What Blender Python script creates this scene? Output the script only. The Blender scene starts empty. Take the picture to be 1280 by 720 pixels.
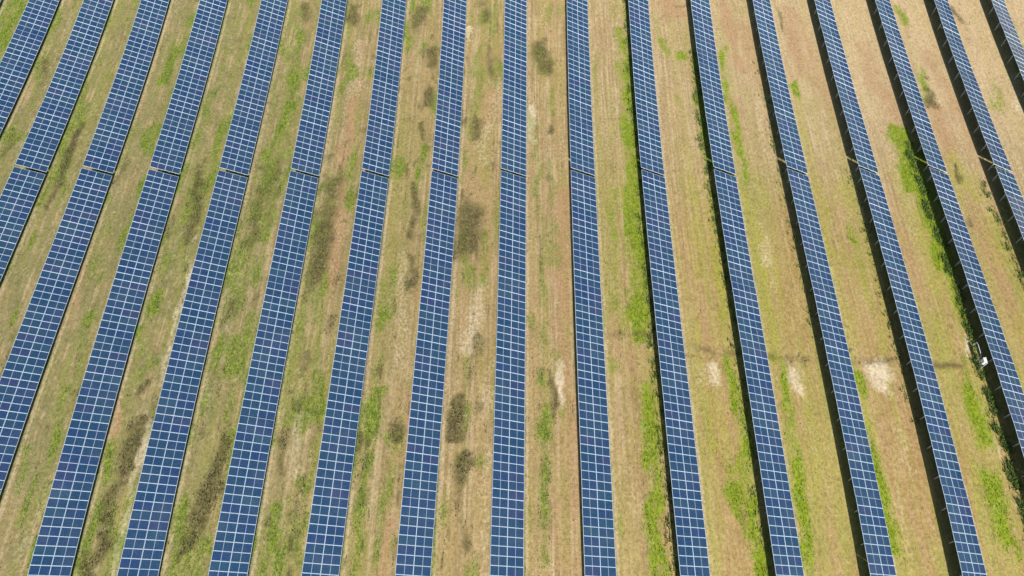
import bpy, math, random
import numpy as np
from mathutils import Vector, Matrix

random.seed(7)
rng = np.random.default_rng(7)
scene = bpy.context.scene
COL = scene.collection

# ------------------------------------------------------------------ site data
ROW_PITCH = 10.11349          # metres between rows
TILT = 0.46918                # table tilt (radians), facing +X
Z_LOW = 0.4969                # height of the low table edge
TABLE_W = 4.02                # slope width of two modules
MOD_PITCH = 1.02
Z_HIGH = Z_LOW + TABLE_W * math.sin(TILT)
CT, ST = math.cos(TILT), math.sin(TILT)
GAP_Y, GAP_HALF = 66.28161, 0.22
CAM_H, PITCH, YAW, ROLL, CAM_X, FPX = 84.84579, 1.05407, -0.03772, -0.02961, 3.52472, 917.86922
TER = [-0.69056, 0.41771, -0.35155, -0.41118, -0.0555, -0.14346, 1.27616]
# gentle wander of each row over the uneven field
WANDER = [[0.327, 0.326, 0.194], [-0.054, 0.042, 0.108], [-0.104, -0.153, -0.059], [0.009, -0.65, 0.396],
 [-0.06, -0.258, 0.274], [-0.006, 0.066, -0.262], [0.039, 0.159, -0.481], [-0.01, 0.223, -0.353],
 [-0.114, 0.11, -0.072], [-0.195, 0.058, 0.204], [-0.201, -0.052, 0.385], [-0.083, -0.044, 0.257],
 [0.071, 0.108, -0.168], [0.131, 0.331, -0.488], [0.309, 0.034, -0.339], [0.042, -0.024, -0.089],
 [-0.096, -0.125, -0.118]]
ROWS = list(range(-9, 9))     # row -9 is the corner sliver on the far left


def soft(v, lo, hi):
    return np.clip(v, lo, hi)


def terr(x, y):
    a = soft(np.asarray(x, float) / 60, -1.7, 1.7)
    b = soft((np.asarray(y, float) - 50) / 50, -1.0, 1.35)
    t = TER
    return t[0]*a*a + t[1]*a*b + t[2]*b*b + t[3]*a**3 + t[4]*a*a*b + t[5]*a*b*b + t[6]*b**3


def row_x(i, y):
    v = WANDER[max(0, i + 8)]
    b = soft((np.asarray(y, float) - 50) / 50, -1.0, 1.35)
    return i * ROW_PITCH + v[0] + v[1]*b + v[2]*(b*b - .4)


def row_gap(i):
    return GAP_Y + 0.03253*i + 0.030998*i*i + 0.0006052*i**3


# camera basis (also used to find where the marks of the field lie on the ground)
F = Vector((math.sin(YAW)*math.cos(PITCH), math.cos(YAW)*math.cos(PITCH), -math.sin(PITCH)))
R = Vector((math.cos(YAW), -math.sin(YAW), 0))
U = R.cross(F)
R2 = math.cos(ROLL)*R + math.sin(ROLL)*U
U2 = R2.cross(F)
CAM = Vector((CAM_X, 0, CAM_H))


def project(p):
    d = Vector(p) - CAM
    z = d.dot(F)
    return 640 + FPX*d.dot(R2)/z, 360 - FPX*d.dot(U2)/z


def ground_at(px, py, h=0.0):
    d = F + R2*((px - 640)/FPX) + U2*((360 - py)/FPX)
    z = h
    for _ in range(6):
        t = (z - CAM.z)/d.z
        p = CAM + d*t
        z = h + float(terr(p.x, p.y))
    return p.x, p.y


# ------------------------------------------------------------------ helpers
def tag(o, label=None, cat=None, group=None, kind=None):
    if label: o['label'] = label
    if cat: o['category'] = cat
    if group: o['group'] = group
    if kind: o['kind'] = kind
    return o


def link(name, data, parent=None):
    o = bpy.data.objects.new(name, data)
    COL.objects.link(o)
    if parent: o.parent = parent
    return o


class NG:
    """tiny node-tree writer"""
    def __init__(self, tree):
        self.t = tree; self.n = tree.nodes; self.l = tree.links

    def node(self, kind, **kw):
        x = self.n.new(kind)
        for k, v in kw.items():
            setattr(x, k, v)
        return x

    def put(self, sock, v):
        if v is None: return
        if isinstance(v, bpy.types.NodeSocket): self.l.new(v, sock)
        else: sock.default_value = v

    def math(self, op, a, b=None, c=None, clamp=False):
        x = self.node('ShaderNodeMath', operation=op, use_clamp=clamp)
        self.put(x.inputs[0], a); self.put(x.inputs[1], b); self.put(x.inputs[2], c)
        return x.outputs[0]

    def mix(self, f, a, b, mode='MIX'):
        x = self.node('ShaderNodeMix', data_type='RGBA', blend_type=mode)
        x.clamp_factor = True
        self.put(x.inputs[0], f); self.put(x.inputs[6], a); self.put(x.inputs[7], b)
        return x.outputs[2]

    def noise(self, vec, scale, detail=4, rough=.55):
        x = self.node('ShaderNodeTexNoise')
        self.put(x.inputs['Vector'], vec)
        x.inputs['Scale'].default_value = scale
        x.inputs['Detail'].default_value = detail
        x.inputs['Roughness'].default_value = rough
        return x.outputs[0]

    def step(self, v, lo, hi):
        x = self.node('ShaderNodeMapRange', interpolation_type='SMOOTHSTEP')
        self.put(x.inputs[0], v); self.put(x.inputs[1], lo); self.put(x.inputs[2], hi)
        return x.outputs[0]

    def mapping(self, vec, scale=(1, 1, 1), loc=(0, 0, 0)):
        x = self.node('ShaderNodeMapping')
        self.put(x.inputs[0], vec); x.inputs['Scale'].default_value = scale; x.inputs['Location'].default_value = loc
        return x.outputs[0]


def new_mat(name):
    m = bpy.data.materials.new(name); m.use_nodes = True
    g = NG(m.node_tree)
    b = g.n['Principled BSDF']
    return m, g, b


def c4(r, g, b): return (r, g, b, 1)


def simple_mat(name, col, rough=.5, metal=0, var=.15, scale=3):
    m, g, b = new_mat(name)
    geo = g.node('ShaderNodeTexCoord').outputs['Object']
    n = g.noise(geo, scale)
    v = g.math('MULTIPLY_ADD', n, var*2, 1-var)
    hsv = g.node('ShaderNodeHueSaturation')
    hsv.inputs['Color'].default_value = c4(*col)
    g.put(hsv.inputs['Value'], v)
    g.put(b.inputs['Base Color'], hsv.outputs[0])
    b.inputs['Roughness'].default_value = rough
    b.inputs['Metallic'].default_value = metal
    return m


# ------------------------------------------------------------------ materials
M_FRAME = simple_mat('aluminium_frame', (.58, .70, .80), .42, .1, .06)
M_STEEL = simple_mat('galvanised_steel', (.46, .47, .46), .5, .1, .12)
M_BOX = simple_mat('white_coated_steel', (.78, .78, .76), .45, 0, .05)
M_DARK = simple_mat('dark_plastic', (.05, .05, .05), .6, 0, .1)
M_CABLE = simple_mat('grey_conduit', (.35, .35, .34), .6, 0, .1)


def cell_material():
    m, g, b = new_mat('solar_cells')
    uv = g.node('ShaderNodeUVMap', uv_map='UVMap').outputs[0]
    sep = g.node('ShaderNodeSeparateXYZ'); g.put(sep.inputs[0], uv)
    u, v = sep.outputs[0], sep.outputs[1]
    at = g.node('ShaderNodeAttribute', attribute_name='tint')
    ts = g.node('ShaderNodeSeparateColor'); g.put(ts.inputs[0], at.outputs['Color'])
    t1, t2 = ts.outputs[0], ts.outputs[1]
    c = g.mix(t1, c4(.004, .041, .100), c4(.007, .034, .118))
    c = g.mix(g.math('MULTIPLY', g.step(t1, .86, 1.0), .35), c, c4(.032, .036, .100))
    c = g.mix(g.math('MULTIPLY', g.step(t2, .72, 1.0), .7), c, c4(.010, .062, .108))
    # individual cells differ slightly, and silver gaps run between them
    cu = g.math('MULTIPLY', u, 24); cv = g.math('MULTIPLY', v, 6)
    comb = g.node('ShaderNodeCombineXYZ')
    g.put(comb.inputs[0], g.math('FLOOR', cu)); g.put(comb.inputs[1], g.math('FLOOR', cv)); g.put(comb.inputs[2], g.math('MULTIPLY', t1, 37))
    wn = g.node('ShaderNodeTexWhiteNoise'); g.put(wn.inputs[0], comb.outputs[0])
    c = g.mix(g.math('MULTIPLY', wn.outputs[0], .22), c, c4(.035, .062, .115))
    fu = g.math('ABSOLUTE', g.math('SUBTRACT', g.math('FRACT', cu), .5))
    fv = g.math('ABSOLUTE', g.math('SUBTRACT', g.math('FRACT', cv), .5))
    lines = g.math('MAXIMUM', g.math('GREATER_THAN', fu, .470), g.math('GREATER_THAN', fv, .485))
    c = g.mix(g.math('MULTIPLY', lines, .28), c, c4(.45, .52, .60))
    mid = g.math('LESS_THAN', g.math('ABSOLUTE', g.math('SUBTRACT', u, .5)), .0125)
    c = g.mix(g.math('MULTIPLY', mid, .62), c, c4(.50, .60, .70))
    # dust film
    geo = g.node('ShaderNodeNewGeometry').outputs['Position']
    d = g.step(g.noise(g.mapping(geo, (.35, .35, .35)), 1.0, 4), .3, .85)
    c = g.mix(g.math('MULTIPLY', d, .07), c, c4(.35, .33, .28))
    g.put(b.inputs['Base Color'], c)
    r = g.math('MULTIPLY_ADD', d, .12, .16)
    g.put(b.inputs['Roughness'], r)
    b.inputs['IOR'].default_value = 1.40
    return m


M_CELL = cell_material()


# ------------------------------------------------------------------ mesh pieces
BOXF = [(0, 3, 2, 1), (4, 5, 6, 7), (0, 1, 5, 4), (1, 2, 6, 5), (2, 3, 7, 6), (3, 0, 4, 7)]


class MB:
    def __init__(self): self.v = []; self.f = []; self.m = []

    def box(self, a, b, m=0):
        x0, y0, z0 = a; x1, y1, z1 = b
        n = len(self.v)
        self.v += [(x0, y0, z0), (x1, y0, z0), (x1, y1, z0), (x0, y1, z0), (x0, y0, z1), (x1, y0, z1), (x1, y1, z1), (x0, y1, z1)]
        for f in BOXF: self.f.append(tuple(n+i for i in f)); self.m.append(m)

    def beam(self, p, q, w, h, m=0):
        p, q = Vector(p), Vector(q)
        d = (q-p).normalized()
        up = Vector((0, 1, 0)) if abs(d.y) < .9 else Vector((0, 0, 1))
        s = d.cross(up).normalized(); t = s.cross(d)
        n = len(self.v)
        for e in (p, q):
            for a, b in ((-1, -1), (1, -1), (1, 1), (-1, 1)):
                self.v.append(tuple(e + s*a*w/2 + t*b*h/2))
        for f in [(0, 1, 2, 3), (7, 6, 5, 4), (0, 4, 5, 1), (1, 5, 6, 2), (2, 6, 7, 3), (3, 7, 4, 0)]:
            self.f.append(tuple(n+i for i in f)); self.m.append(m)

    def tube(self, pts, r, n=8, m=0):
        pts = [Vector(p) for p in pts]
        rings = []
        for i, p in enumerate(pts):
            d = (pts[min(i+1, len(pts)-1)] - pts[max(i-1, 0)]).normalized()
            up = Vector((0, 1, 0)) if abs(d.y) < .9 else Vector((1, 0, 0))
            s = d.cross(up).normalized(); t = s.cross(d)
            b = len(self.v)
            for k in range(n):
                a = 2*math.pi*k/n
                self.v.append(tuple(p + s*math.cos(a)*r + t*math.sin(a)*r))
            rings.append(b)
        for a, b in zip(rings, rings[1:]):
            for k in range(n):
                self.f.append((a+k, a+(k+1) % n, b+(k+1) % n, b+k)); self.m.append(m)
        self.f.append(tuple(rings[0]+k for k in range(n))); self.m.append(m)
        self.f.append(tuple(rings[-1]+k for k in range(n-1, -1, -1))); self.m.append(m)

    def mesh(self, name, mats, bevel=0):
        me = bpy.data.meshes.new(name)
        me.from_pydata(self.v, [], self.f)
        for m in mats: me.materials.append(m)
        me.polygons.foreach_set('material_index', self.m)
        if bevel:
            import bmesh
            bm = bmesh.new(); bm.from_mesh(me)
            bmesh.ops.recalc_face_normals(bm, faces=bm.faces)
            bmesh.ops.bevel(bm, geom=bm.edges, offset=bevel, segments=2, affect='EDGES')
            bm.to_mesh(me); bm.free()
        me.update()
        return me


# one solar module, lying in its own plane: 2.00 m across the table, 1.00 m along it
def module_parts():
    v, f, m, uv = [], [], [], []
    fw, th = .029, .035

    def box(a, b, mi):
        n = len(v)
        x0, y0, z0 = a; x1, y1, z1 = b
        v.extend([(x0, y0, z0), (x1, y0, z0), (x1, y1, z0), (x0, y1, z0), (x0, y0, z1), (x1, y0, z1), (x1, y1, z1), (x0, y1, z1)])
        for q in BOXF: f.append(tuple(n+i for i in q)); m.append(mi)
    box((-1, -.5, 0), (1, -.5+fw, th), 0); box((-1, .5-fw, 0), (1, .5, th), 0)
    box((-1, -.5+fw, 0), (-1+fw, .5-fw, th), 0); box((1-fw, -.5+fw, 0), (1, .5-fw, th), 0)
    box((-1+fw, -.5+fw, .02), (1-fw, .5-fw, .031), 1)
    return np.array(v), f, m


MV, MF, MM = module_parts()


def module_mesh(name, mats44, tints):
    nv = len(MV)
    V = np.concatenate([np.c_[MV, np.ones(nv)] @ np.array(M).T for M in mats44])[:, :3]
    faces = [tuple(i + k*nv for i in q) for k in range(len(mats44)) for q in MF]
    me = bpy.data.meshes.new(name)
    me.from_pydata(V.tolist(), [], faces)
    me.materials.append(M_FRAME); me.materials.append(M_CELL)
    me.polygons.foreach_set('material_index', MM*len(mats44))
    uvl = me.uv_layers.new(name='UVMap')
    loop_v = np.empty(len(me.loops), int); me.loops.foreach_get('vertex_index', loop_v)
    local = MV[loop_v % nv]
    uvs = np.stack([(local[:, 0] + .97)/1.94, (local[:, 1] + .47)/.94], 1)
    uvl.data.foreach_set('uv', uvs.ravel())
    ca = me.color_attributes.new('tint', 'FLOAT_COLOR', 'POINT')
    T = np.repeat(np.array([[a, b, 0, 1] for a, b in tints]), nv, 0)
    ca.data.foreach_set('color', T.ravel())
    me.update()
    return me


VARIANTS = [module_mesh('solar_module', [Matrix.Identity(4)], [(random.random(), random.random())]) for _ in range(14)]

# steel pieces of one support station, in the (x, z) plane of the slope; origin on the ground under the high edge
X_REAR, X_FRONT = .62, 2.95
SL = lambda x: Z_HIGH - x*math.tan(TILT) - .19


def make_mesh_rear():
    b = MB(); b.box((X_REAR-.05, -.045, -.35), (X_REAR+.05, .045, SL(X_REAR)-.04)); return b.mesh('rear_post', [M_STEEL])


def make_mesh_front():
    b = MB(); b.box((X_FRONT-.05, -.045, -.35), (X_FRONT+.05, .045, SL(X_FRONT)-.04)); return b.mesh('front_post', [M_STEEL])


def make_mesh_rafter():
    b = MB(); b.beam((.12, 0, SL(.12)), (CT*TABLE_W-.12, 0, SL(CT*TABLE_W-.12)), .07, .08); return b.mesh('rafter', [M_STEEL])


def make_mesh_brace():
    b = MB()
    b.beam((X_REAR+.07, .07, .45), (X_FRONT-.55, .07, SL(X_FRONT-.55)-.02), .045, .045)
    return b.mesh('brace', [M_STEEL])


ME_REAR, ME_FRONT, ME_RAFTER, ME_BRACE = make_mesh_rear(), make_mesh_front(), make_mesh_rafter(), make_mesh_brace()


def plane_frame(i, y, jitter=True):
    """origin on the high table edge and axes (across, along, normal) of row i at y"""
    e = .5
    p = lambda yy: Vector((float(row_x(i, yy)), yy, float(terr(row_x(i, yy), yy)) + Z_HIGH))
    o = p(y)
    along = (p(y+e) - p(y-e)).normalized()
    across = Vector((CT, 0, -ST))
    n = across.cross(along).normalized()
    across = along.cross(n).normalized()
    return o, across, along, n


def mat_of(o, a, b, c):
    return Matrix(((a.x, b.x, c.x, o.x), (a.y, b.y, c.y, o.y), (a.z, b.z, c.z, o.z), (0, 0, 0, 1)))


GROUP = 'parallel rows of tilted solar tables'


def on_frame(x, y, mx, my):
    return -mx < x < 1280+mx and -my < y < 720+my


def build_table(i, far, label):
    yg = row_gap(i)
    sg = 1 if far else -1
    cols = []
    for k in range(75):
        y = yg + sg*(GAP_HALF + (k+.5)*MOD_PITCH)
        o, a, b, n = plane_frame(i, y)
        ctr = o + a*2.0
        px, py = project(ctr)
        if on_frame(px, py, 75, 70): cols.append((k, y))
    # keep one unbroken run of columns
    ks = [c[0] for c in cols]
    y_lo = min(c[1] for c in cols) - MOD_PITCH/2; y_hi = max(c[1] for c in cols) + MOD_PITCH/2
    ym = (y_lo + y_hi)/2
    xm = float(row_x(i, ym)); zm = float(terr(xm, ym))
    root = link('solar_table', None)
    root.location = (xm, ym, zm)
    tag(root, label, 'solar panels', GROUP)
    root.empty_display_size = .5
    inv = Matrix.Translation(-Vector((xm, ym, zm)))
    rr = random.Random(i*13 + far*7)
    mods = []
    for k, y in cols:
        o, a, b, n = plane_frame(i, y)
        sec = random.Random(i*100 + k//9 + 50*far)
        sag = .010*math.sin(k*.9 + i) + rr.gauss(0, .005) + max(-.025, min(.03, sec.gauss(0, .014))); tip = sec.gauss(0, .004); lift = sec.gauss(0, .004)
        for half in (0, 1):
            c = o + a*(1.0 + half*2.02) + n*sag
            j1, j2 = rr.gauss(0, .0035), rr.gauss(0, .0035)
            M = mat_of(c, a, b, n) @ Matrix.Rotation(j1+lift, 4, 'X') @ Matrix.Rotation(j2, 4, 'Y')
            M = Matrix.Translation(n*(half-.5)*tip*2.0) @ M
            px, py = project(c)
            d = (c - CAM).length
            score = (0 if on_frame(px, py, 8, 6) else 1000) + d
            mods.append((score, inv @ M))
    mods.sort(key=lambda t: t[0])
    for s, M in mods[:100]:
        o = link('solar_module', rr.choice(VARIANTS), root)
        o.matrix_basis = M
    rest = mods[100:]
    if rest:
        me = module_mesh('solar_modules', [M for s, M in rest], [(rr.random(), rr.random()) for _ in rest])
        tag(link('solar_modules', me, root), kind='stuff')
    # long purlins following the ground
    for xx in (.55, 1.55, 2.57, 3.47):
        mb = MB()
        ys = np.linspace(y_lo+.05, y_hi-.05, max(2, int((y_hi-y_lo)/6)))
        pts = []
        for y in ys:
            o, a, b, n = plane_frame(i, float(y))
            pts.append((inv @ (o + a*xx - n*.085)))
        for p, q in zip(pts, pts[1:]):
            mb.beam(p, q, .05, .06)
        link('purlin', mb.mesh('purlin', [M_STEEL]), root)
    # support stations
    step = 3.57
    y = yg + sg*(GAP_HALF + .75)
    while y_lo - .01 < y < y_hi + .01 or (sg < 0 and y > y_hi) or (sg > 0 and y < y_lo):
        if y_lo < y < y_hi:
            x = float(row_x(i, y)); z = float(terr(x, y))
            for nm, me in (('rear_post', ME_REAR), ('front_post', ME_FRONT), ('rafter', ME_RAFTER), ('brace', ME_BRACE)):
                o = link(nm, me, root)
                o.location = (x-xm, y-ym, z-zm)
        y += sg*step
    return root


ORD = ['first', 'second', 'third', 'fourth', 'fifth', 'sixth', 'seventh', 'eighth', 'ninth', 'tenth', 'eleventh',
       'twelfth', 'thirteenth', 'fourteenth', 'fifteenth', 'sixteenth', 'seventeenth', 'eighteenth']
FAR_LABEL = {
 -9: 'sliver of blue solar table in the top left corner beside bright green grass',
 8: 'short grey blue solar table in the top right corner with wide shadow on its left',
 0: 'far blue solar table running straight up with white soil patch touching its right edge',
}
for i in ROWS:
    k = i + 9
    if i in FAR_LABEL: lab = FAR_LABEL[i]
    elif i < 0: lab = 'far blue solar table leaning right, %s row from the left along the top edge' % ORD[k]
    else: lab = 'far grey blue solar table leaning left, %s row from the right along top edge' % ORD[8-i]
    build_table(i, True, lab)
NEAR_LABEL = {
 -7: 'near blue solar table cut off by the left edge, just below the cross gap',
 7: 'short near solar table at the right edge, just below the cross gap',
 6: 'near solar table with a white box and ragged weeds under its left edge',
}
for i in range(-7, 8):
    k = i + 7
    if i in NEAR_LABEL: lab = NEAR_LABEL[i]
    elif i < 0: lab = 'near blue solar table leaning right, %s from the left of those below the cross gap' % ORD[k]
    elif i == 0: lab = 'near blue solar table running straight up in the middle of the picture'
    else: lab = 'near solar table with shadow at left, %s from the right of those below cross gap' % ORD[7-i]
    build_table(i, False, lab)


# ------------------------------------------------------------------ inverter box under the sixteenth row's high edge
def inverter():
    bx, by = ground_at(1231.0, 451.5, 1.55)
    xr = float(row_x(6, by)); z0 = float(terr(bx, by))
    root = link('inverter_box', None); root.location = (bx, by, z0)
    tag(root, 'white inverter box hanging under the left edge of a solar table near the right edge', 'inverter')
    b = MB(); b.box((-.28, -.30, 1.2), (-.02, .30, 1.9)); housing = link('housing', b.mesh('housing', [M_BOX], .02), root)
    b = MB()
    for k in range(9): b.box((-.31, -.28+k*.066, 1.3), (-.283, -.262+k*.066, 1.8))
    link('cooling_fins', b.mesh('cooling_fins', [M_BOX]), housing)
    b = MB(); b.box((-.31, -.32, 1.92), (.04, .32, 1.94)); link('sun_hood', b.mesh('sun_hood', [M_BOX]), root)
    b = MB()
    b.box((-.015, -.40, 1.3), (.02, .40, 1.36)); b.box((-.015, -.40, 1.74), (.02, .40, 1.80))
    b.box((.023, -.42, -.3), (.083, -.36, 1.9)); b.box((.023, .36, -.3), (.083, .42, 1.9))
    link('mounting_frame', b.mesh('mounting_frame', [M_STEEL]), root)
    b = MB()
    b.tube([(-.15, -.15, 1.2), (-.15, -.15, .6), (-.12, -.2, .2), (-.05, -.3, -.1)], .03)
    b.tube([(-.15, .12, 1.15), (-.15, .12, .6), (-.14, .3, .25), (-.1, .5, -.1)], .03)
    link('cable', b.mesh('cable', [M_DARK]), root)
    b = MB()
    b.tube([(-.12, .7, -.1), (-.12, .7, 1.0), (-.12, .74, 1.35), (-.1, 1.3, 1.45), (-.1, 2.3, 1.5), (-.1, 2.62, 1.4), (-.1, 2.7, 1.0), (-.1, 2.7, -.1)], .035)
    link('conduit_hoop', b.mesh('conduit_hoop', [M_FRAME]), root)
    b = MB(); b.box((-.27, -.1, 1.06), (-.1, .06, 1.147)); link('switch', b.mesh('switch', [M_DARK]), housing)


inverter()

# ------------------------------------------------------------------ ground
xs = np.concatenate([[-1500, -900, -500, -300, -200, -150, -120], np.arange(-105, 110.01, .36), [120, 150, 200, 300, 500, 900, 1500]])
ys = np.concatenate([[-1500, -700, -300, -120, -50, -20], np.arange(0, 122, .36), [130, 160, 220, 350, 700, 1500, 2500]])
GX, GY = np.meshgrid(xs, ys)
GZ = terr(GX, GY)


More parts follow.
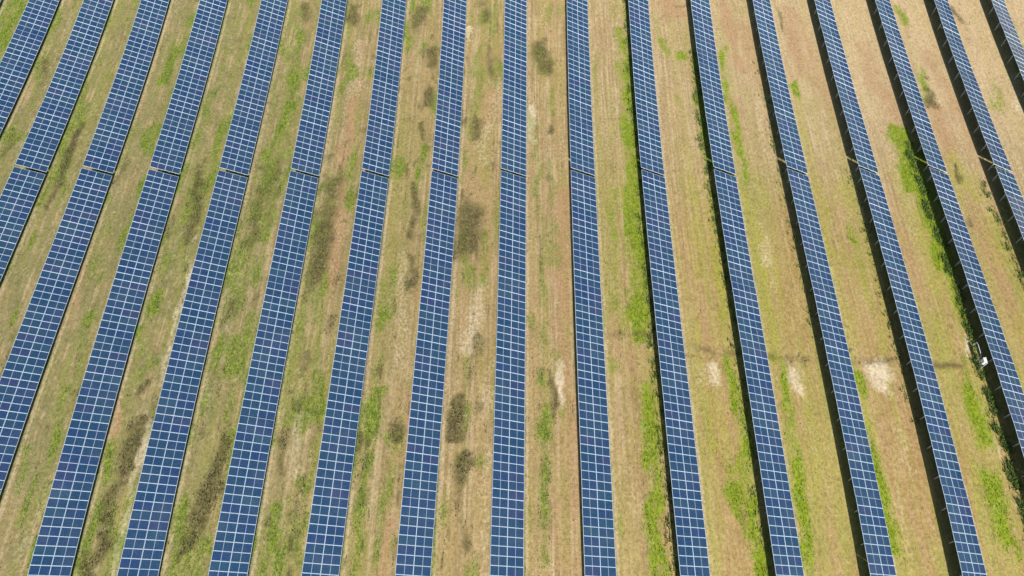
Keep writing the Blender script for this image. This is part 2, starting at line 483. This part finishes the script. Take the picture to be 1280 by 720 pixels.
# marks of the field: (kind, pixel x0, y0, x1, y1, half width in photo pixels, strength)
MARKS = [
 # fresh green growth
 ('g', 24, 0, 4, 60, 12, 1.0), ('g', 14, 60, 0, 110, 9, .7), ('g', 60, 62, 40, 110, 6, .4), ('g', 8, 180, 0, 200, 6, .5),
 ('g', 219, 60, 205, 105, 4, .9), ('g', 243, 15, 200, 190, 6, .6), ('g', 262, 130, 230, 215, 9, .5), ('g', 290, 60, 262, 130, 7, .4),
 ('g', 165, 160, 150, 205, 8, .4), ('g', 376, 10, 350, 200, 10, .65), ('g', 366, 125, 352, 160, 9, 1.0), ('g', 350, 165, 330, 250, 13, .7),
 ('g', 332, 225, 300, 330, 14, .8), ('g', 308, 310, 290, 380, 11, .5), ('g', 425, 215, 385, 350, 12, .6), ('g', 390, 350, 360, 470, 11, .5),
 ('g', 534, 180, 528, 215, 6, 1.0), ('g', 530, 215, 522, 250, 5, .6), ('g', 488, 350, 480, 420, 9, .6), ('g', 478, 420, 470, 480, 9, .5),
 ('g', 470, 490, 462, 560, 9, 1.0), ('g', 461, 560, 448, 700, 8, .7), ('g', 595, 60, 588, 180, 6, .55), ('g', 580, 190, 578, 230, 5, .5),
 ('g', 510, 230, 500, 330, 8, .35), ('g', 192, 375, 189, 392, 7, 1.0), ('g', 176, 405, 170, 430, 5, .8), ('g', 215, 270, 195, 350, 12, .5),
 ('g', 250, 215, 233, 330, 7, .6), ('g', 240, 240, 228, 300, 6, .55), ('g', 100, 290, 60, 360, 8, .35), ('g', 146, 260, 120, 340, 6, .5),
 ('g', 118, 400, 90, 470, 6, .5), ('g', 80, 490, 66, 560, 5, .8), ('g', 34, 560, 26, 600, 7, .6), ('g', 140, 555, 136, 585, 10, .85),
 ('g', 110, 690, 100, 720, 12, .55), ('g', 60, 640, 36, 720, 5, .7), ('g', 262, 480, 236, 560, 9, .5), ('g', 235, 655, 226, 720, 12, .7),
 ('g', 290, 480, 270, 600, 6, .5), ('g', 265, 640, 256, 700, 5, .6), ('g', 355, 480, 340, 560, 9, .6), ('g', 350, 640, 340, 720, 16, .9),
 ('g', 378, 600, 372, 700, 10, .6), ('g', 395, 490, 390, 600, 4, .5), ('g', 400, 250, 385, 320, 9, .6), ('g', 320, 400, 300, 470, 10, .45),
 ('g', 672, 200, 679, 480, 6, .55), ('g', 678, 480, 684, 700, 8, .75), ('g', 676, 60, 675, 90, 9, .6), ('g', 666, 150, 664, 200, 7, .4),
 ('g', 776, 40, 790, 240, 9, .6), ('g', 787, 240, 797, 413, 9, .8), ('g', 784, 60, 799, 300, 6, 1.0), ('g', 795, 270, 804, 413, 9, 1.1), ('g', 788, 290, 795, 408, 6, .6),
 ('g', 804, 480, 825, 720, 10, .9), ('g', 812, 470, 818, 520, 6, .5), ('g', 765, 240, 770, 400, 7, .4),
 ('g', 828, 52, 832, 62, 5, .7), ('g', 852, 62, 854, 74, 6, .8), ('g', 870, 75, 888, 215, 5, .95), ('g', 868, 120, 876, 200, 6, .4),
 ('y', 862, 220, 872, 340, 10, .6), ('y', 893, 220, 905, 420, 7, .8), ('y', 850, 120, 862, 230, 12, .35),
 ('g', 915, 455, 935, 590, 8, .7), ('g', 930, 590, 952, 720, 9, .8), ('g', 916, 610, 932, 650, 10, .8), ('y', 885, 500, 895, 560, 10, .6),
 ('g', 902, 62, 905, 90, 5, .8), ('g', 904, 90, 935, 240, 5, .65), ('y', 935, 240, 972, 440, 8, .7), ('g', 974, 450, 996, 580, 7, .65), ('g', 996, 590, 1012, 720, 9, .85),
 ('g', 992, 100, 998, 120, 5, .8), ('y', 1002, 130, 1016, 240, 11, .6), ('y', 1024, 245, 1042, 330, 7, .7), ('g', 1063, 290, 1068, 304, 5, .6),
 ('y', 1045, 340, 1062, 420, 14, .5), ('y', 1050, 430, 1090, 540, 8, .6), ('g', 1086, 540, 1122, 700, 7, .7), ('g', 1073, 470, 1082, 500, 7, .6),
 ('y', 1100, 410, 1104, 430, 8, .6), ('y', 1125, 165, 1152, 300, 9, .6), ('g', 1127, 165, 1146, 232, 13, 1.2), ('g', 1144, 200, 1182, 330, 12, 1.2), ('g', 1180, 330, 1202, 400, 6, .7),
 ('y', 1148, 250, 1170, 350, 14, .6), ('g', 1150, 95, 1158, 125, 6, .5), ('y', 1193, 205, 1215, 240, 14, .8), ('y', 1230, 260, 1250, 330, 14, .5),
 ('g', 1210, 480, 1228, 540, 12, .8), ('g', 1238, 590, 1266, 690, 12, .95), ('g', 1203, 445, 1212, 480, 7, .5), ('g', 1118, 5, 1128, 30, 6, .5),
 ('g', 1240, 100, 1250, 140, 8, .35), ('g', 1255, 600, 1275, 700, 6, .5), ('g', 1268, 40, 1278, 90, 8, .5),
 # dark weeds and damp patches
 ('d', 57, 80, 52, 92, 7, .6), ('d', 97, 165, 72, 235, 6, .85), ('d', 68, 235, 62, 262, 3, .6), ('d', 157, 205, 145, 225, 6, .55), ('d', 300, 42, 296, 50, 6, .45),
 ('d', 385, 5, 382, 20, 8, .65), ('d', 444, 10, 443, 26, 9, .8), ('d', 525, 12, 522, 35, 7, .75), ('d', 543, 58, 540, 74, 8, .9), ('d', 534, 112, 532, 126, 6, .8),
 ('d', 529, 150, 528, 172, 5, .8), ('d', 520, 225, 517, 300, 5, .75), ('d', 515, 330, 514, 365, 5, .7), ('d', 607, 10, 607, 26, 8, .55),
 ('d', 613, 68, 612, 85, 5, .55), ('d', 600, 145, 597, 172, 6, .7), ('d', 588, 268, 584, 310, 17, .8), ('d', 596, 425, 592, 445, 8, .5), ('d', 594, 455, 590, 470, 5, .4),
 ('d', 678, 58, 678, 82, 12, .8), ('d', 686, 152, 686, 162, 4, .8), ('d', 687, 225, 687, 232, 4, .5), ('d', 689, 480, 688, 508, 4, .7), ('d', 686, 590, 688, 640, 3, .4),
 ('d', 421, 228, 415, 262, 15, .6), ('d', 413, 262, 396, 340, 14, .7), ('d', 418, 390, 414, 410, 6, .5), ('d', 395, 345, 382, 375, 8, .5),
 ('d', 345, 205, 336, 245, 9, .45), ('d', 330, 235, 312, 300, 10, .55), ('d', 290, 380, 284, 395, 6, .5), ('d', 383, 445, 378, 455, 6, .5),
 ('d', 250, 222, 240, 290, 6, .7), ('d', 245, 300, 234, 330, 5, .5), ('d', 230, 350, 226, 370, 6, .4),
 ('d', 67, 240, 60, 262, 4, .5), ('d', 180, 480, 170, 500, 7, .65), ('d', 176, 530, 168, 542, 11, .8), ('d', 168, 552, 162, 580, 9, .85), ('d', 158, 594, 156, 602, 7, .7),
 ('d', 146, 612, 134, 650, 9, .85), ('d', 138, 665, 122, 700, 9, .8), ('d', 118, 700, 112, 720, 10, .7),
 ('d', 276, 565, 262, 620, 10, .9), ('d', 258, 615, 246, 660, 11, .8), ('d', 244, 655, 232, 700, 9, .7),
 ('d', 357, 540, 352, 560, 7, .6), ('d', 352, 575, 350, 592, 7, .6), ('d', 493, 525, 492, 545, 8, .7), ('d', 455, 580, 453, 600, 6, .45), ('d', 459, 600, 455, 620, 6, .35),
 ('d', 574, 505, 572, 542, 11, .95), ('d', 580, 578, 574, 602, 9, .75), ('d', 577, 610, 575, 650, 5, .5), ('d', 924, 622, 930, 640, 5, .6),
 ('d', 1158, 108, 1163, 132, 6, .7), ('d', 1187, 5, 1200, 22, 4, .6), ('d', 972, 12, 980, 40, 3, .6), ('d', 1215, 275, 1217, 285, 3, .6),
 ('d', 1196, 210, 1200, 228, 3, .6), ('d', 862, 0, 845, 6, 4, .5), ('d', 10, 175, 4, 195, 6, .4), ('d', 12, 430, 4, 452, 6, .4),
 # trench line across the right half
 ('d', 770, 417, 830, 419, 1.6, .35), ('d', 850, 440, 920, 444, 2, .45), ('d', 985, 450, 1010, 452, 2, .5), ('d', 1050, 450, 1075, 452, 2.4, .6), ('d', 1105, 451, 1120, 452, 2, .45),
 # pale bare soil
 ('b', 586, 35, 584, 52, 4, .9), ('b', 663, 125, 663, 170, 6, .8), ('b', 697, 450, 698, 500, 5, .8), ('b', 600, 360, 590, 430, 12, .55),
 ('b', 620, 440, 606, 520, 8, .4), ('b', 993, 466, 996, 484, 12, .95), ('b', 1090, 448, 1103, 476, 14, .95), ('b', 1204, 412, 1211, 440, 4, .95), ('b', 887, 465, 890, 482, 10, .8),
 ('b', 1241, 540, 1256, 580, 3, .8), ('b', 1225, 500, 1238, 560, 3, .4), ('b', 245, 290, 214, 440, 4, .8), ('b', 214, 440, 200, 480, 6, .5), ('b', 184, 530, 150, 700, 5, .75),
 ('b', 310, 60, 230, 450, 3, .35), ('b', 200, 600, 196, 640, 1, .1), ('b', 610, 560, 600, 700, 9, .4), ('b', 60, 600, 30, 700, 10, .35), ('b', 375, 520, 370, 590, 8, .45),
 ('b', 448, 60, 440, 120, 9, .4), ('b', 620, 100, 606, 200, 9, .4), ('b', 1050, 60, 1065, 140, 14, .4), ('b', 1190, 60, 1230, 160, 16, .45), ('b', 1265, 80, 1280, 140, 10, .5), ('b', 968, 500, 972, 520, 1, .1),
 ('b', 1130, 560, 1136, 570, 8, .4), ('b', 1118, 530, 1140, 580, 6, .4), ('b', 955, 290, 960, 330, 8, .5), ('b', 705, 80, 702, 200, 7, .25), ('b', 506, 330, 500, 470, 9, .4), ('b', 262, 480, 250, 540, 6, .3),
 # reddish soil
 ('r', 438, 130, 415, 350, 8, .8), ('r', 430, 255, 412, 345, 9, .9), ('r', 452, 60, 442, 130, 8, .5), ('r', 700, 240, 704, 480, 11, .7), ('r', 712, 490, 720, 720, 10, .5), ('r', 612, 110, 608, 150, 7, .5), ('r', 628, 110, 625, 150, 5, .6),
 ('r', 508, 490, 500, 580, 7, .8), ('r', 488, 640, 480, 720, 8, .7), ('r', 528, 340, 524, 420, 5, .5), ('r', 106, 330, 92, 380, 7, .6), ('r', 92, 380, 76, 420, 6, .4), ('r', 146, 500, 138, 560, 7, .9),
 ('r', 196, 10, 170, 140, 6, .4), ('r', 240, 330, 236, 360, 4, .8), ('r', 690, 560, 705, 720, 8, .4), ('r', 745, 490, 765, 720, 9, .4), ('r', 830, 0, 850, 20, 14, .8), ('r', 925, 20, 960, 110, 14, .5),
 ('r', 1000, 40, 1040, 140, 14, .5), ('r', 1080, 60, 1120, 160, 12, .55), ('r', 1160, 70, 1215, 160, 10, .6), ('r', 1165, 130, 1190, 200, 12, .9), ('r', 905, 10, 925, 80, 8, .8), ('r', 985, 10, 1000, 90, 8, .7), ('r', 920, 260, 935, 330, 6, .3), ('r', 1130, 300, 1160, 380, 12, .5), ('r', 1220, 280, 1260, 400, 14, .5),
 ('r', 770, 420, 800, 470, 16, .45), ('r', 860, 440, 900, 455, 12, .4), ('r', 1020, 440, 1040, 460, 14, .3), ('r', 850, 300, 870, 440, 8, .35), ('r', 595, 480, 590, 560, 6, .35), ('r', 555, 600, 552, 700, 7, .4), ('r', 400, 600, 398, 700, 7, .4), ('r', 318, 430, 312, 450, 6, .2),
]


_tabs = [np.random.default_rng(50+k).random((64, 64)) for k in range(12)]


def vnoise(x, y, k):
    t = _tabs[k % 12]
    xi, yi = np.floor(x).astype(int), np.floor(y).astype(int)
    fx, fy = x-xi, y-yi
    fx = fx*fx*(3-2*fx); fy = fy*fy*(3-2*fy)
    g_ = lambda a, b: t[a % 64, b % 64]
    return (g_(xi, yi)*(1-fx) + g_(xi+1, yi)*fx)*(1-fy) + (g_(xi, yi+1)*(1-fx) + g_(xi+1, yi+1)*fx)*fy


def fbm(x, y, k, octs=3):
    v = 0; a_ = 1; tot = 0
    for o in range(octs):
        v = v + a_*vnoise(x*2**o + 7.3*o, y*2**o + 3.1*o, k+o); tot += a_; a_ *= .55
    return v/tot


def capsule(x, y, x0, y0, x1, y1, r):
    dx, dy = x1-x0, y1-y0
    t = np.clip(((x-x0)*dx + (y-y0)*dy)/(dx*dx+dy*dy+1e-9), 0, 1)
    d = np.hypot(x-x0-t*dx, y-y0-t*dy)
    return np.clip(1.25 - .75*d/r, 0, 1)      # soft edge: half strength at the nominal width


def fields(x, y):
    """cover masks at world points: green, dark weeds, bare, reddish, yellow"""
    out = {k: np.zeros_like(x) for k in 'gdbry'}
    X0, Y0 = x, y
    n1, n2 = fbm(x*.45, y*.28, 0), fbm(x*.45, y*.28, 5)
    x = x + (n1-.5)*2.2; y = y + (n2-.5)*6.0
    for kind, x0, y0, x1, y1, hw, s in MARKS:
        a = ground_at(x0, y0); b = ground_at(x1, y1)
        mx, my = (x0+x1)/2, (y0+y1)/2
        c = ground_at(mx-hw, my); d = ground_at(mx+hw, my)
        r = math.hypot(c[0]-d[0], c[1]-d[1])/2
        lo_x, hi_x = min(a[0], b[0])-2.5*r, max(a[0], b[0])+2.5*r
        lo_y, hi_y = min(a[1], b[1])-2.5*r, max(a[1], b[1])+2.5*r
        sel = (x > lo_x) & (x < hi_x) & (y > lo_y) & (y < hi_y)
        v = capsule(x[sel], y[sel], a[0], a[1], b[0], b[1], r)*s
        out[kind][sel] = np.maximum(out[kind][sel], v)
    m1, m2 = fbm(X0*.55, Y0*.16, 2), fbm(X0*.7, Y0*.4, 7)
    rb = np.clip((X0-12)/12, 0, 1)
    m5 = fbm(X0*1.3, Y0*.45, 8)
    out['g'] = np.clip(out['g']*(.65 + .85*m2 + .35*rb)*np.clip((m5-.18)*2.7, .5, 1.1), 0, 1)
    out['y'] = np.clip(out['y']*(.5 + .9*m2), 0, 1)
    out['d'] = np.clip(out['d']*(.8 + .9*m2), 0, 1)
    yl = np.clip((fbm(X0*.7+3, Y0*.14, 6)-.50)*3.2, 0, .5)*np.clip((X0-6)/12, 0, 1)*np.clip((92-Y0)/25, .15, 1)
    out['y'] = np.maximum(out['y'], yl)
    left = np.clip(.75 - X0/70, .25, 1)
    out['g'] = np.maximum(out['g'], np.clip((m1-.56)*4.5, 0, .75)*left)
    m3 = fbm(X0*.9, Y0*.45, 4)
    out['d'] = np.maximum(out['d'], np.clip((m3-.69)*7, 0, .7)*np.clip(left-.2, 0, 1))
    m6 = fbm(X0*1.6+4, Y0*.22, 10)
    out['d'] = np.maximum(out['d'], np.clip((m6-.70)*9, 0, .75)*np.clip(1.15-np.abs(X0+12)/42, 0, 1))
    out['b'] = np.maximum(out['b']*(.85+.5*m1), np.clip((fbm(X0*.8+9, Y0*.10, 9)-.62)*2.4, 0, .28))
    out['r'] = np.maximum(out['r'], np.clip((fbm(X0*.6+5, Y0*.10, 3)-.60)*4, 0, .5)*np.clip(.5+X0/60, .15, 1))
    return out


def row_coord(x, y):
    """distance right of the nearest high edge to the left, and the row number"""
    best = np.full_like(x, 1e9); idx = np.zeros_like(x)
    for i in range(-12, 12):
        d = x - (row_x(i, y) if -9 <= i <= 8 else i*ROW_PITCH)
        ok = (d >= 0) & (d < best)
        best[ok] = d[ok]; idx[ok] = i
    return best, idx


fl = fields(GX, GY)
DX, RI = row_coord(GX, GY)
drip = np.clip(1 - np.abs(DX - CT*TABLE_W - .30)/.42, 0, 1)       # washed strip under the low edge
drip[DX > 9] = 0
under = ((DX > -.1) & (DX < CT*TABLE_W)).astype(float)  # table footprint, mask for the shadow tone painted into the ground
under_shade = under
olive = np.clip((-GX + 6)/50, 0, 1)
olive = np.maximum(olive, .0)
pale = np.clip((GX-5)/50, 0, 1)*np.clip((GY-58)/25, 0, 1)
ochre = np.clip((GX-8)/18, 0, 1)*np.clip((74-GY)/22, 0, 1)
middle = np.clip(1 - np.abs(GX+4)/22, 0, 1)
track = np.zeros_like(GX)
for (ax_, ay_), (bx_, by_) in zip([(742, 419), (815, 419), (900, 441), (1000, 451), (1075, 451), (1130, 452)], [(815, 419), (900, 441), (1000, 451), (1075, 451), (1130, 452), (1200, 456)]):
    a = ground_at(ax_, ay_); b = ground_at(bx_, by_)
    track = np.maximum(track, capsule(GX, GY + (fbm(GX*.5, GY*.5, 6)-.5)*1.2, a[0], a[1], b[0], b[1], .38))
track = track*np.clip(fbm(GX*.35, GY*.2, 8)*2.4-.45, .15, 1)
shape = GX.shape
nv = GX.size
verts = np.stack([GX.ravel(), GY.ravel(), GZ.ravel()], 1)
W_ = shape[1]
a = (np.arange(shape[0]-1)[:, None]*W_ + np.arange(W_-1)[None, :]).ravel()
quads = np.stack([a, a+1, a+W_+1, a+W_], 1)
me = bpy.data.meshes.new('ground')
me.vertices.add(nv); me.vertices.foreach_set('co', verts.ravel())
me.loops.add(quads.size); me.loops.foreach_set('vertex_index', quads.ravel())
me.polygons.add(len(quads)); me.polygons.foreach_set('loop_start', np.arange(len(quads))*4)
me.update(calc_edges=True)
me.polygons.foreach_set('use_smooth', np.ones(len(quads), bool))


def add_attr(name, r, g, b):
    ca = me.color_attributes.new(name, 'FLOAT_COLOR', 'POINT')
    ca.data.foreach_set('color', np.stack([r.ravel(), g.ravel(), b.ravel(), np.ones(nv)], 1).ravel())


add_attr('cover', fl['g'], fl['d'], fl['b'])
add_attr('soil', fl['r'], fl['y'], drip)
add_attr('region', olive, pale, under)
add_attr('zone', ochre, middle, track)


def ground_material():
    m, g, b = new_mat('dry_field')
    pos = g.node('ShaderNodeNewGeometry').outputs['Position']
    def attr(n):
        a_ = g.node('ShaderNodeAttribute', attribute_name=n)
        s = g.node('ShaderNodeSeparateColor'); g.put(s.inputs[0], a_.outputs['Color'])
        return s.outputs
    cov, soil, reg, zone = attr('cover'), attr('soil'), attr('region'), attr('zone')
    big = g.noise(g.mapping(pos, (.10, .05, .1)), 1, 3)
    med = g.noise(g.mapping(pos, (.55, .28, .5), (3, 7, 0)), 1, 5, .6)
    fine = g.noise(g.mapping(pos, (3.2, 2.2, 3)), 1, 5, .65)
    tiny = g.noise(g.mapping(pos, (9, 7, 9)), 1, 4, .7)
    streak = g.noise(g.mapping(pos, (2.6, .07, 1), (11, 0, 0)), 1, 4, .6)
    streak2 = g.noise(g.mapping(pos, (.75, .022, 1), (5, 3, 0)), 1, 3, .5)
    # dry grass, straw to brown
    c = g.mix(g.step(streak, .35, .68), c4(.28, .205, .105), c4(.46, .365, .22))
    c = g.mix(g.math('MULTIPLY', g.step(streak2, .42, .62), .6), c, c4(.39, .30, .145))
    c = g.mix(g.math('MULTIPLY', g.step(med, .42, .72), .7), c, c4(.27, .20, .105))
    # olive cast where the cover is denser
    ol = g.math('MULTIPLY', reg[0], g.step(g.math('ADD', g.math('MULTIPLY', med, .6), g.math('MULTIPLY', streak2, .55)), .40, .66))
    c = g.mix(g.math('MULTIPLY', g.math('MULTIPLY_ADD', reg[0], .22, ol, clamp=True), .75), c, c4(.185, .180, .080))
    c = g.mix(g.math('MULTIPLY', zone[0], .50), c, g.mix(g.step(streak2, .4, .62), c4(.37, .255, .105), c4(.37, .33, .105)))
    c = g.mix(g.math('MULTIPLY', g.math('MULTIPLY', zone[1], g.step(streak2, .38, .60)), .55), c, c4(.36, .245, .135))
    # greenish tinge scattered everywhere
    sc = g.step(g.math('ADD', g.math('MULTIPLY', big, .5), g.math('MULTIPLY', streak2, .5)), .47, .62)
    c = g.mix(g.math('MULTIPLY', sc, .42), c, c4(.235, .24, .065))
    c = g.mix(g.math('MULTIPLY', reg[1], .55), c, c4(.54, .415, .27))
    def brk(mask, lo=.18, hi=.95, amt=.5):
        n = g.math('ADD', g.math('MULTIPLY', med, .45), g.math('MULTIPLY', fine, .55))
        v = g.math('MULTIPLY_ADD', g.math('SUBTRACT', n, .5), amt*2.4, mask)
        v = g.math('MULTIPLY', v, g.step(mask, 0, .18))
        return g.step(v, lo, hi)
    c = g.mix(g.math('MULTIPLY', brk(soil[0], .12, .8), .75), c, c4(.375, .245, .145))
    c = g.mix(g.math('MULTIPLY', brk(soil[1], .12, .95), .62), c, c4(.32, .315, .07))
    c = g.mix(g.math('MULTIPLY', brk(cov[2], .16, 1.2, .9), .85), c, c4(.62, .53, .385))
    dr = g.math('MULTIPLY', g.step(g.math('MULTIPLY_ADD', g.math('SUBTRACT', fine, .5), 1.0, soil[2]), .25, .9), .6)
    c = g.mix(dr, c, c4(.50, .41, .29))
    greenc = g.mix(g.step(fine, .35, .7), c4(.100, .160, .026), c4(.225, .265, .055))
    sx_ = g.node('ShaderNodeSeparateXYZ'); g.put(sx_.inputs[0], pos)
    greenc = g.mix(g.math('MULTIPLY', g.step(sx_.outputs[0], 5, 22), .55), greenc, c4(.235, .31, .028))
    c = g.mix(g.math('MULTIPLY', brk(cov[0], .06, .98, .65), .9), c, greenc)
    darkc = g.mix(g.step(fine, .4, .65), c4(.080, .068, .034), c4(.145, .130, .052))
    c = g.mix(g.math('MULTIPLY', brk(cov[1], .12, 1.0, .7), .88), c, darkc)
    c = g.mix(g.math('MULTIPLY', zone[2], .85), c, c4(.13, .095, .05))
    c = g.mix(g.math('MULTIPLY', reg[2], .45), c, c4(.10, .15, .04))  # dark green of the table shadows, put into the ground colour
    # grain
    spk = g.noise(g.mapping(pos, (1.5, 1.1, 1.5), (9, 2, 4)), 1, 3, .7)
    c = g.mix(g.math('MULTIPLY', g.step(spk, .56, .70), .38), c, c4(.13, .115, .05))
    c = g.mix(g.math('MULTIPLY', g.step(spk, .44, .30), .30), c, c4(.50, .42, .28))
    v = g.math('MULTIPLY_ADD', g.math('SUBTRACT', fine, .5), 1.25, 1.0)
    v = g.math('MULTIPLY', v, g.math('MULTIPLY_ADD', g.math('SUBTRACT', tiny, .5), .8, 1.0))
    sp = g.step(fine, .60, .72)
    v = g.math('MULTIPLY', v, g.math('MULTIPLY_ADD', sp, -.14, 1.06))
    h = g.node('ShaderNodeHueSaturation'); g.put(h.inputs['Color'], c); g.put(h.inputs['Value'], g.math('MULTIPLY', v, .86)); h.inputs['Saturation'].default_value = 1.1
    g.put(b.inputs['Base Color'], h.outputs[0])
    b.inputs['Roughness'].default_value = 1.0
    b.inputs['Specular IOR Level'].default_value = .1
    bm = g.node('ShaderNodeBump'); bm.inputs['Strength'].default_value = .7; bm.inputs['Distance'].default_value = .10
    g.put(bm.inputs['Height'], g.math('ADD', fine, g.math('MULTIPLY', tiny, .5)))
    g.put(b.inputs['Normal'], bm.outputs[0])
    return m


me.materials.append(ground_material())
gr = link('ground', me); tag(gr, 'dry mown field with green strips between the solar rows', 'ground', kind='structure')


# ------------------------------------------------------------------ grass and weeds, real blades
def blades(name, pts, h, w, tint, mat, label, cat):
    """every tuft is three leaning triangles"""
    n = len(pts); P = []; T = []
    for k in range(3):
        a = rng.uniform(0, 2*math.pi, n)
        dx, dy = np.cos(a), np.sin(a)
        ln = rng.uniform(.2, .8, n)*h
        hh = h*rng.uniform(.6, 1.1, n)
        b0 = pts + np.stack([-dy*w, dx*w, np.full(n, -.02)], 1)
        b1 = pts + np.stack([dy*w, -dx*w, np.full(n, -.02)], 1)
        tp = pts + np.stack([dx*ln, dy*ln, hh], 1)
        P.append(np.stack([b0, b1, tp], 1)); T.append(tint)
    P = np.concatenate(P).reshape(-1, 3); T = np.repeat(np.concatenate(T), 3, 0)
    m = bpy.data.meshes.new(name)
    nf = len(P)//3
    m.vertices.add(len(P)); m.vertices.foreach_set('co', P.ravel())
    m.loops.add(len(P)); m.loops.foreach_set('vertex_index', np.arange(len(P)))
    m.polygons.add(nf); m.polygons.foreach_set('loop_start', np.arange(nf)*3)
    m.update(calc_edges=True)
    ca = m.color_attributes.new('tint', 'FLOAT_COLOR', 'POINT')
    ca.data.foreach_set('color', np.c_[T, np.ones(len(T))].ravel())
    m.materials.append(mat)
    return tag(link(name, m), label, cat, kind='stuff')


def leaf_material(name):
    m, g, b = new_mat(name)
    a_ = g.node('ShaderNodeAttribute', attribute_name='tint')
    g.put(b.inputs['Base Color'], a_.outputs['Color'])
    b.inputs['Roughness'].default_value = .8
    b.inputs['Specular IOR Level'].default_value = .2
    return m


def scatter(N, xlo, xhi, ylo, yhi):
    x = rng.uniform(xlo, xhi, N); y = rng.uniform(ylo, yhi, N)
    # stay near the photographed ground
    dx, dz = x-CAM.x, y
    keep = np.abs(dx) < 14 + .98*np.hypot(y, CAM_H)*.78
    return x[keep], y[keep]


M_LEAF = leaf_material('grass_blades')
x, y = scatter(800000, -88, 92, 8, 118)
f = fields(x, y)
clump = .5 + .5*np.sin(x*1.7 + np.sin(y*.9)*2)*np.sin(y*1.3 + np.cos(x*.7)*2)
dr_, _ = row_coord(x, y)
p = np.clip(f['g']*1.0 + f['y']*.35 + .12, 0, 1)*(.35 + .65*clump)*(1 - .9*f['b'])
keep = rng.random(len(x)) < p*.75
x, y = x[keep], y[keep]; gm = f['g'][keep]
z = terr(x, y)
r1 = rng.random((len(x), 1))
tint = (np.array([.08, .15, .022])*(1-r1) + np.array([.20, .25, .045])*r1)
lime = np.clip((x[:, None]-5)/17, 0, 1)*.5
tint = tint*(1-lime) + np.array([.20, .28, .03])*lime
dry = np.array([.30, .245, .11])
mixd = np.clip(1 - gm*1.6, 0, 1)[:, None]*rng.uniform(.3, 1, (len(x), 1))
tint = tint*(1-mixd) + dry*mixd
h = rng.uniform(.07, .17, len(x))*(.6 + .7*gm)
blades('grass_tufts', np.stack([x, y, z], 1), h, .035, tint, M_LEAF, 'short green and straw coloured grass tufts growing between the solar rows', 'grass')

# dark weeds: stemmy, knee-high
x, y = scatter(420000, -88, 92, 8, 118)
f = fields(x, y)
keep = rng.random(len(x)) < np.clip(f['d'], 0, 1)**1.3*np.clip((vnoise(x*1.1, y*1.0, 2)-.3)*3, .12, 1)
x, y = x[keep], y[keep]
r1 = rng.random((len(x), 1))
tint = np.array([.09, .10, .04])*(1-r1) + np.array([.20, .165, .085])*r1
blades('weed_patches', np.stack([x, y, terr(x, y)], 1), rng.uniform(.08, .26, len(x)), .05, tint, M_LEAF,
       'dark brown green weeds in scattered patches between the rows', 'weeds')

# tall weeds rooted along the left edge of rows, ragged in the shadow border
X, Y = [], []
for i, ya, yb, dens, off in [(6, 10, 74, 80, -.7), (7, 40, 68, 20, -.7), (3, 50, 92, 30, -.15), (2, 12, 104, 26, -.1), (3, 12, 50, 14, -.1), (5, 30, 70, 10, -.2), (4, 40, 90, 8, -.2)]:
    n = int((yb-ya)*dens)
    yy = rng.uniform(ya, yb, n)
    bunch = (.5 + .5*np.sin(yy*2.1 + i)*np.sin(yy*.77)) > rng.random(n)*.9
    yy = yy[bunch]
    xx = row_x(i, yy) + rng.normal(off, .30, len(yy))*1.0 + (fbm(yy*.5, yy*0+i, 1)-.5)*1.3 + (.25 if i == 6 else 0)
    X.append(xx); Y.append(yy)
x, y = np.concatenate(X), np.concatenate(Y)
r1 = rng.random((len(x), 1))
tint = np.array([.04, .08, .018])*(1-r1) + np.array([.12, .18, .032])*r1
blades('tall_weeds', np.stack([x, y, terr(x, y)], 1), rng.uniform(.15, .6, len(x)), .05, tint, M_LEAF,
       'taller bright green weeds along the shaded left edges of the right hand rows', 'weeds')

# ------------------------------------------------------------------ light
sun_dir = Vector((0.06282, -1.59412, 1.0)).normalized()     # towards the sun
elev = math.asin(sun_dir.z); az = math.atan2(sun_dir.x, sun_dir.y)
world = bpy.data.worlds.new('World'); scene.world = world; world.use_nodes = True
wn = world.node_tree
sky = wn.nodes.new('ShaderNodeTexSky'); sky.sky_type = 'NISHITA'; sky.sun_disc = False
sky.sun_elevation = elev; sky.sun_rotation = az % (2*math.pi)
sky.air_density = 1.0; sky.dust_density = 1.0; sky.ozone_density = 1.0
bg = wn.nodes['Background']; bg.inputs[1].default_value = .08
wn.links.new(sky.outputs[0], bg.inputs[0])
sd = bpy.data.lights.new('sun', 'SUN'); sd.energy = 5.0; sd.angle = math.radians(.55); sd.color = (1.0, .95, .87)
so = link('sun', sd); so.location = (0, -60, 120)
so.rotation_euler = (-sun_dir).to_track_quat('-Z', 'Y').to_euler()

# ------------------------------------------------------------------ camera
cd = bpy.data.cameras.new('camera'); cam = link('camera', cd)
cd.sensor_width = 36; cd.sensor_fit = 'HORIZONTAL'; cd.lens = FPX/1280*36
cd.clip_start = .5; cd.clip_end = 6000
cam.matrix_world = mat_of(CAM, R2, U2, -F)
scene.camera = cam
vs = scene.view_settings
vs.view_transform = 'Standard'; vs.look = 'None'; vs.gamma = 1; vs.exposure = .70; vs.use_curve_mapping = False
scene.cycles.max_bounces = 6
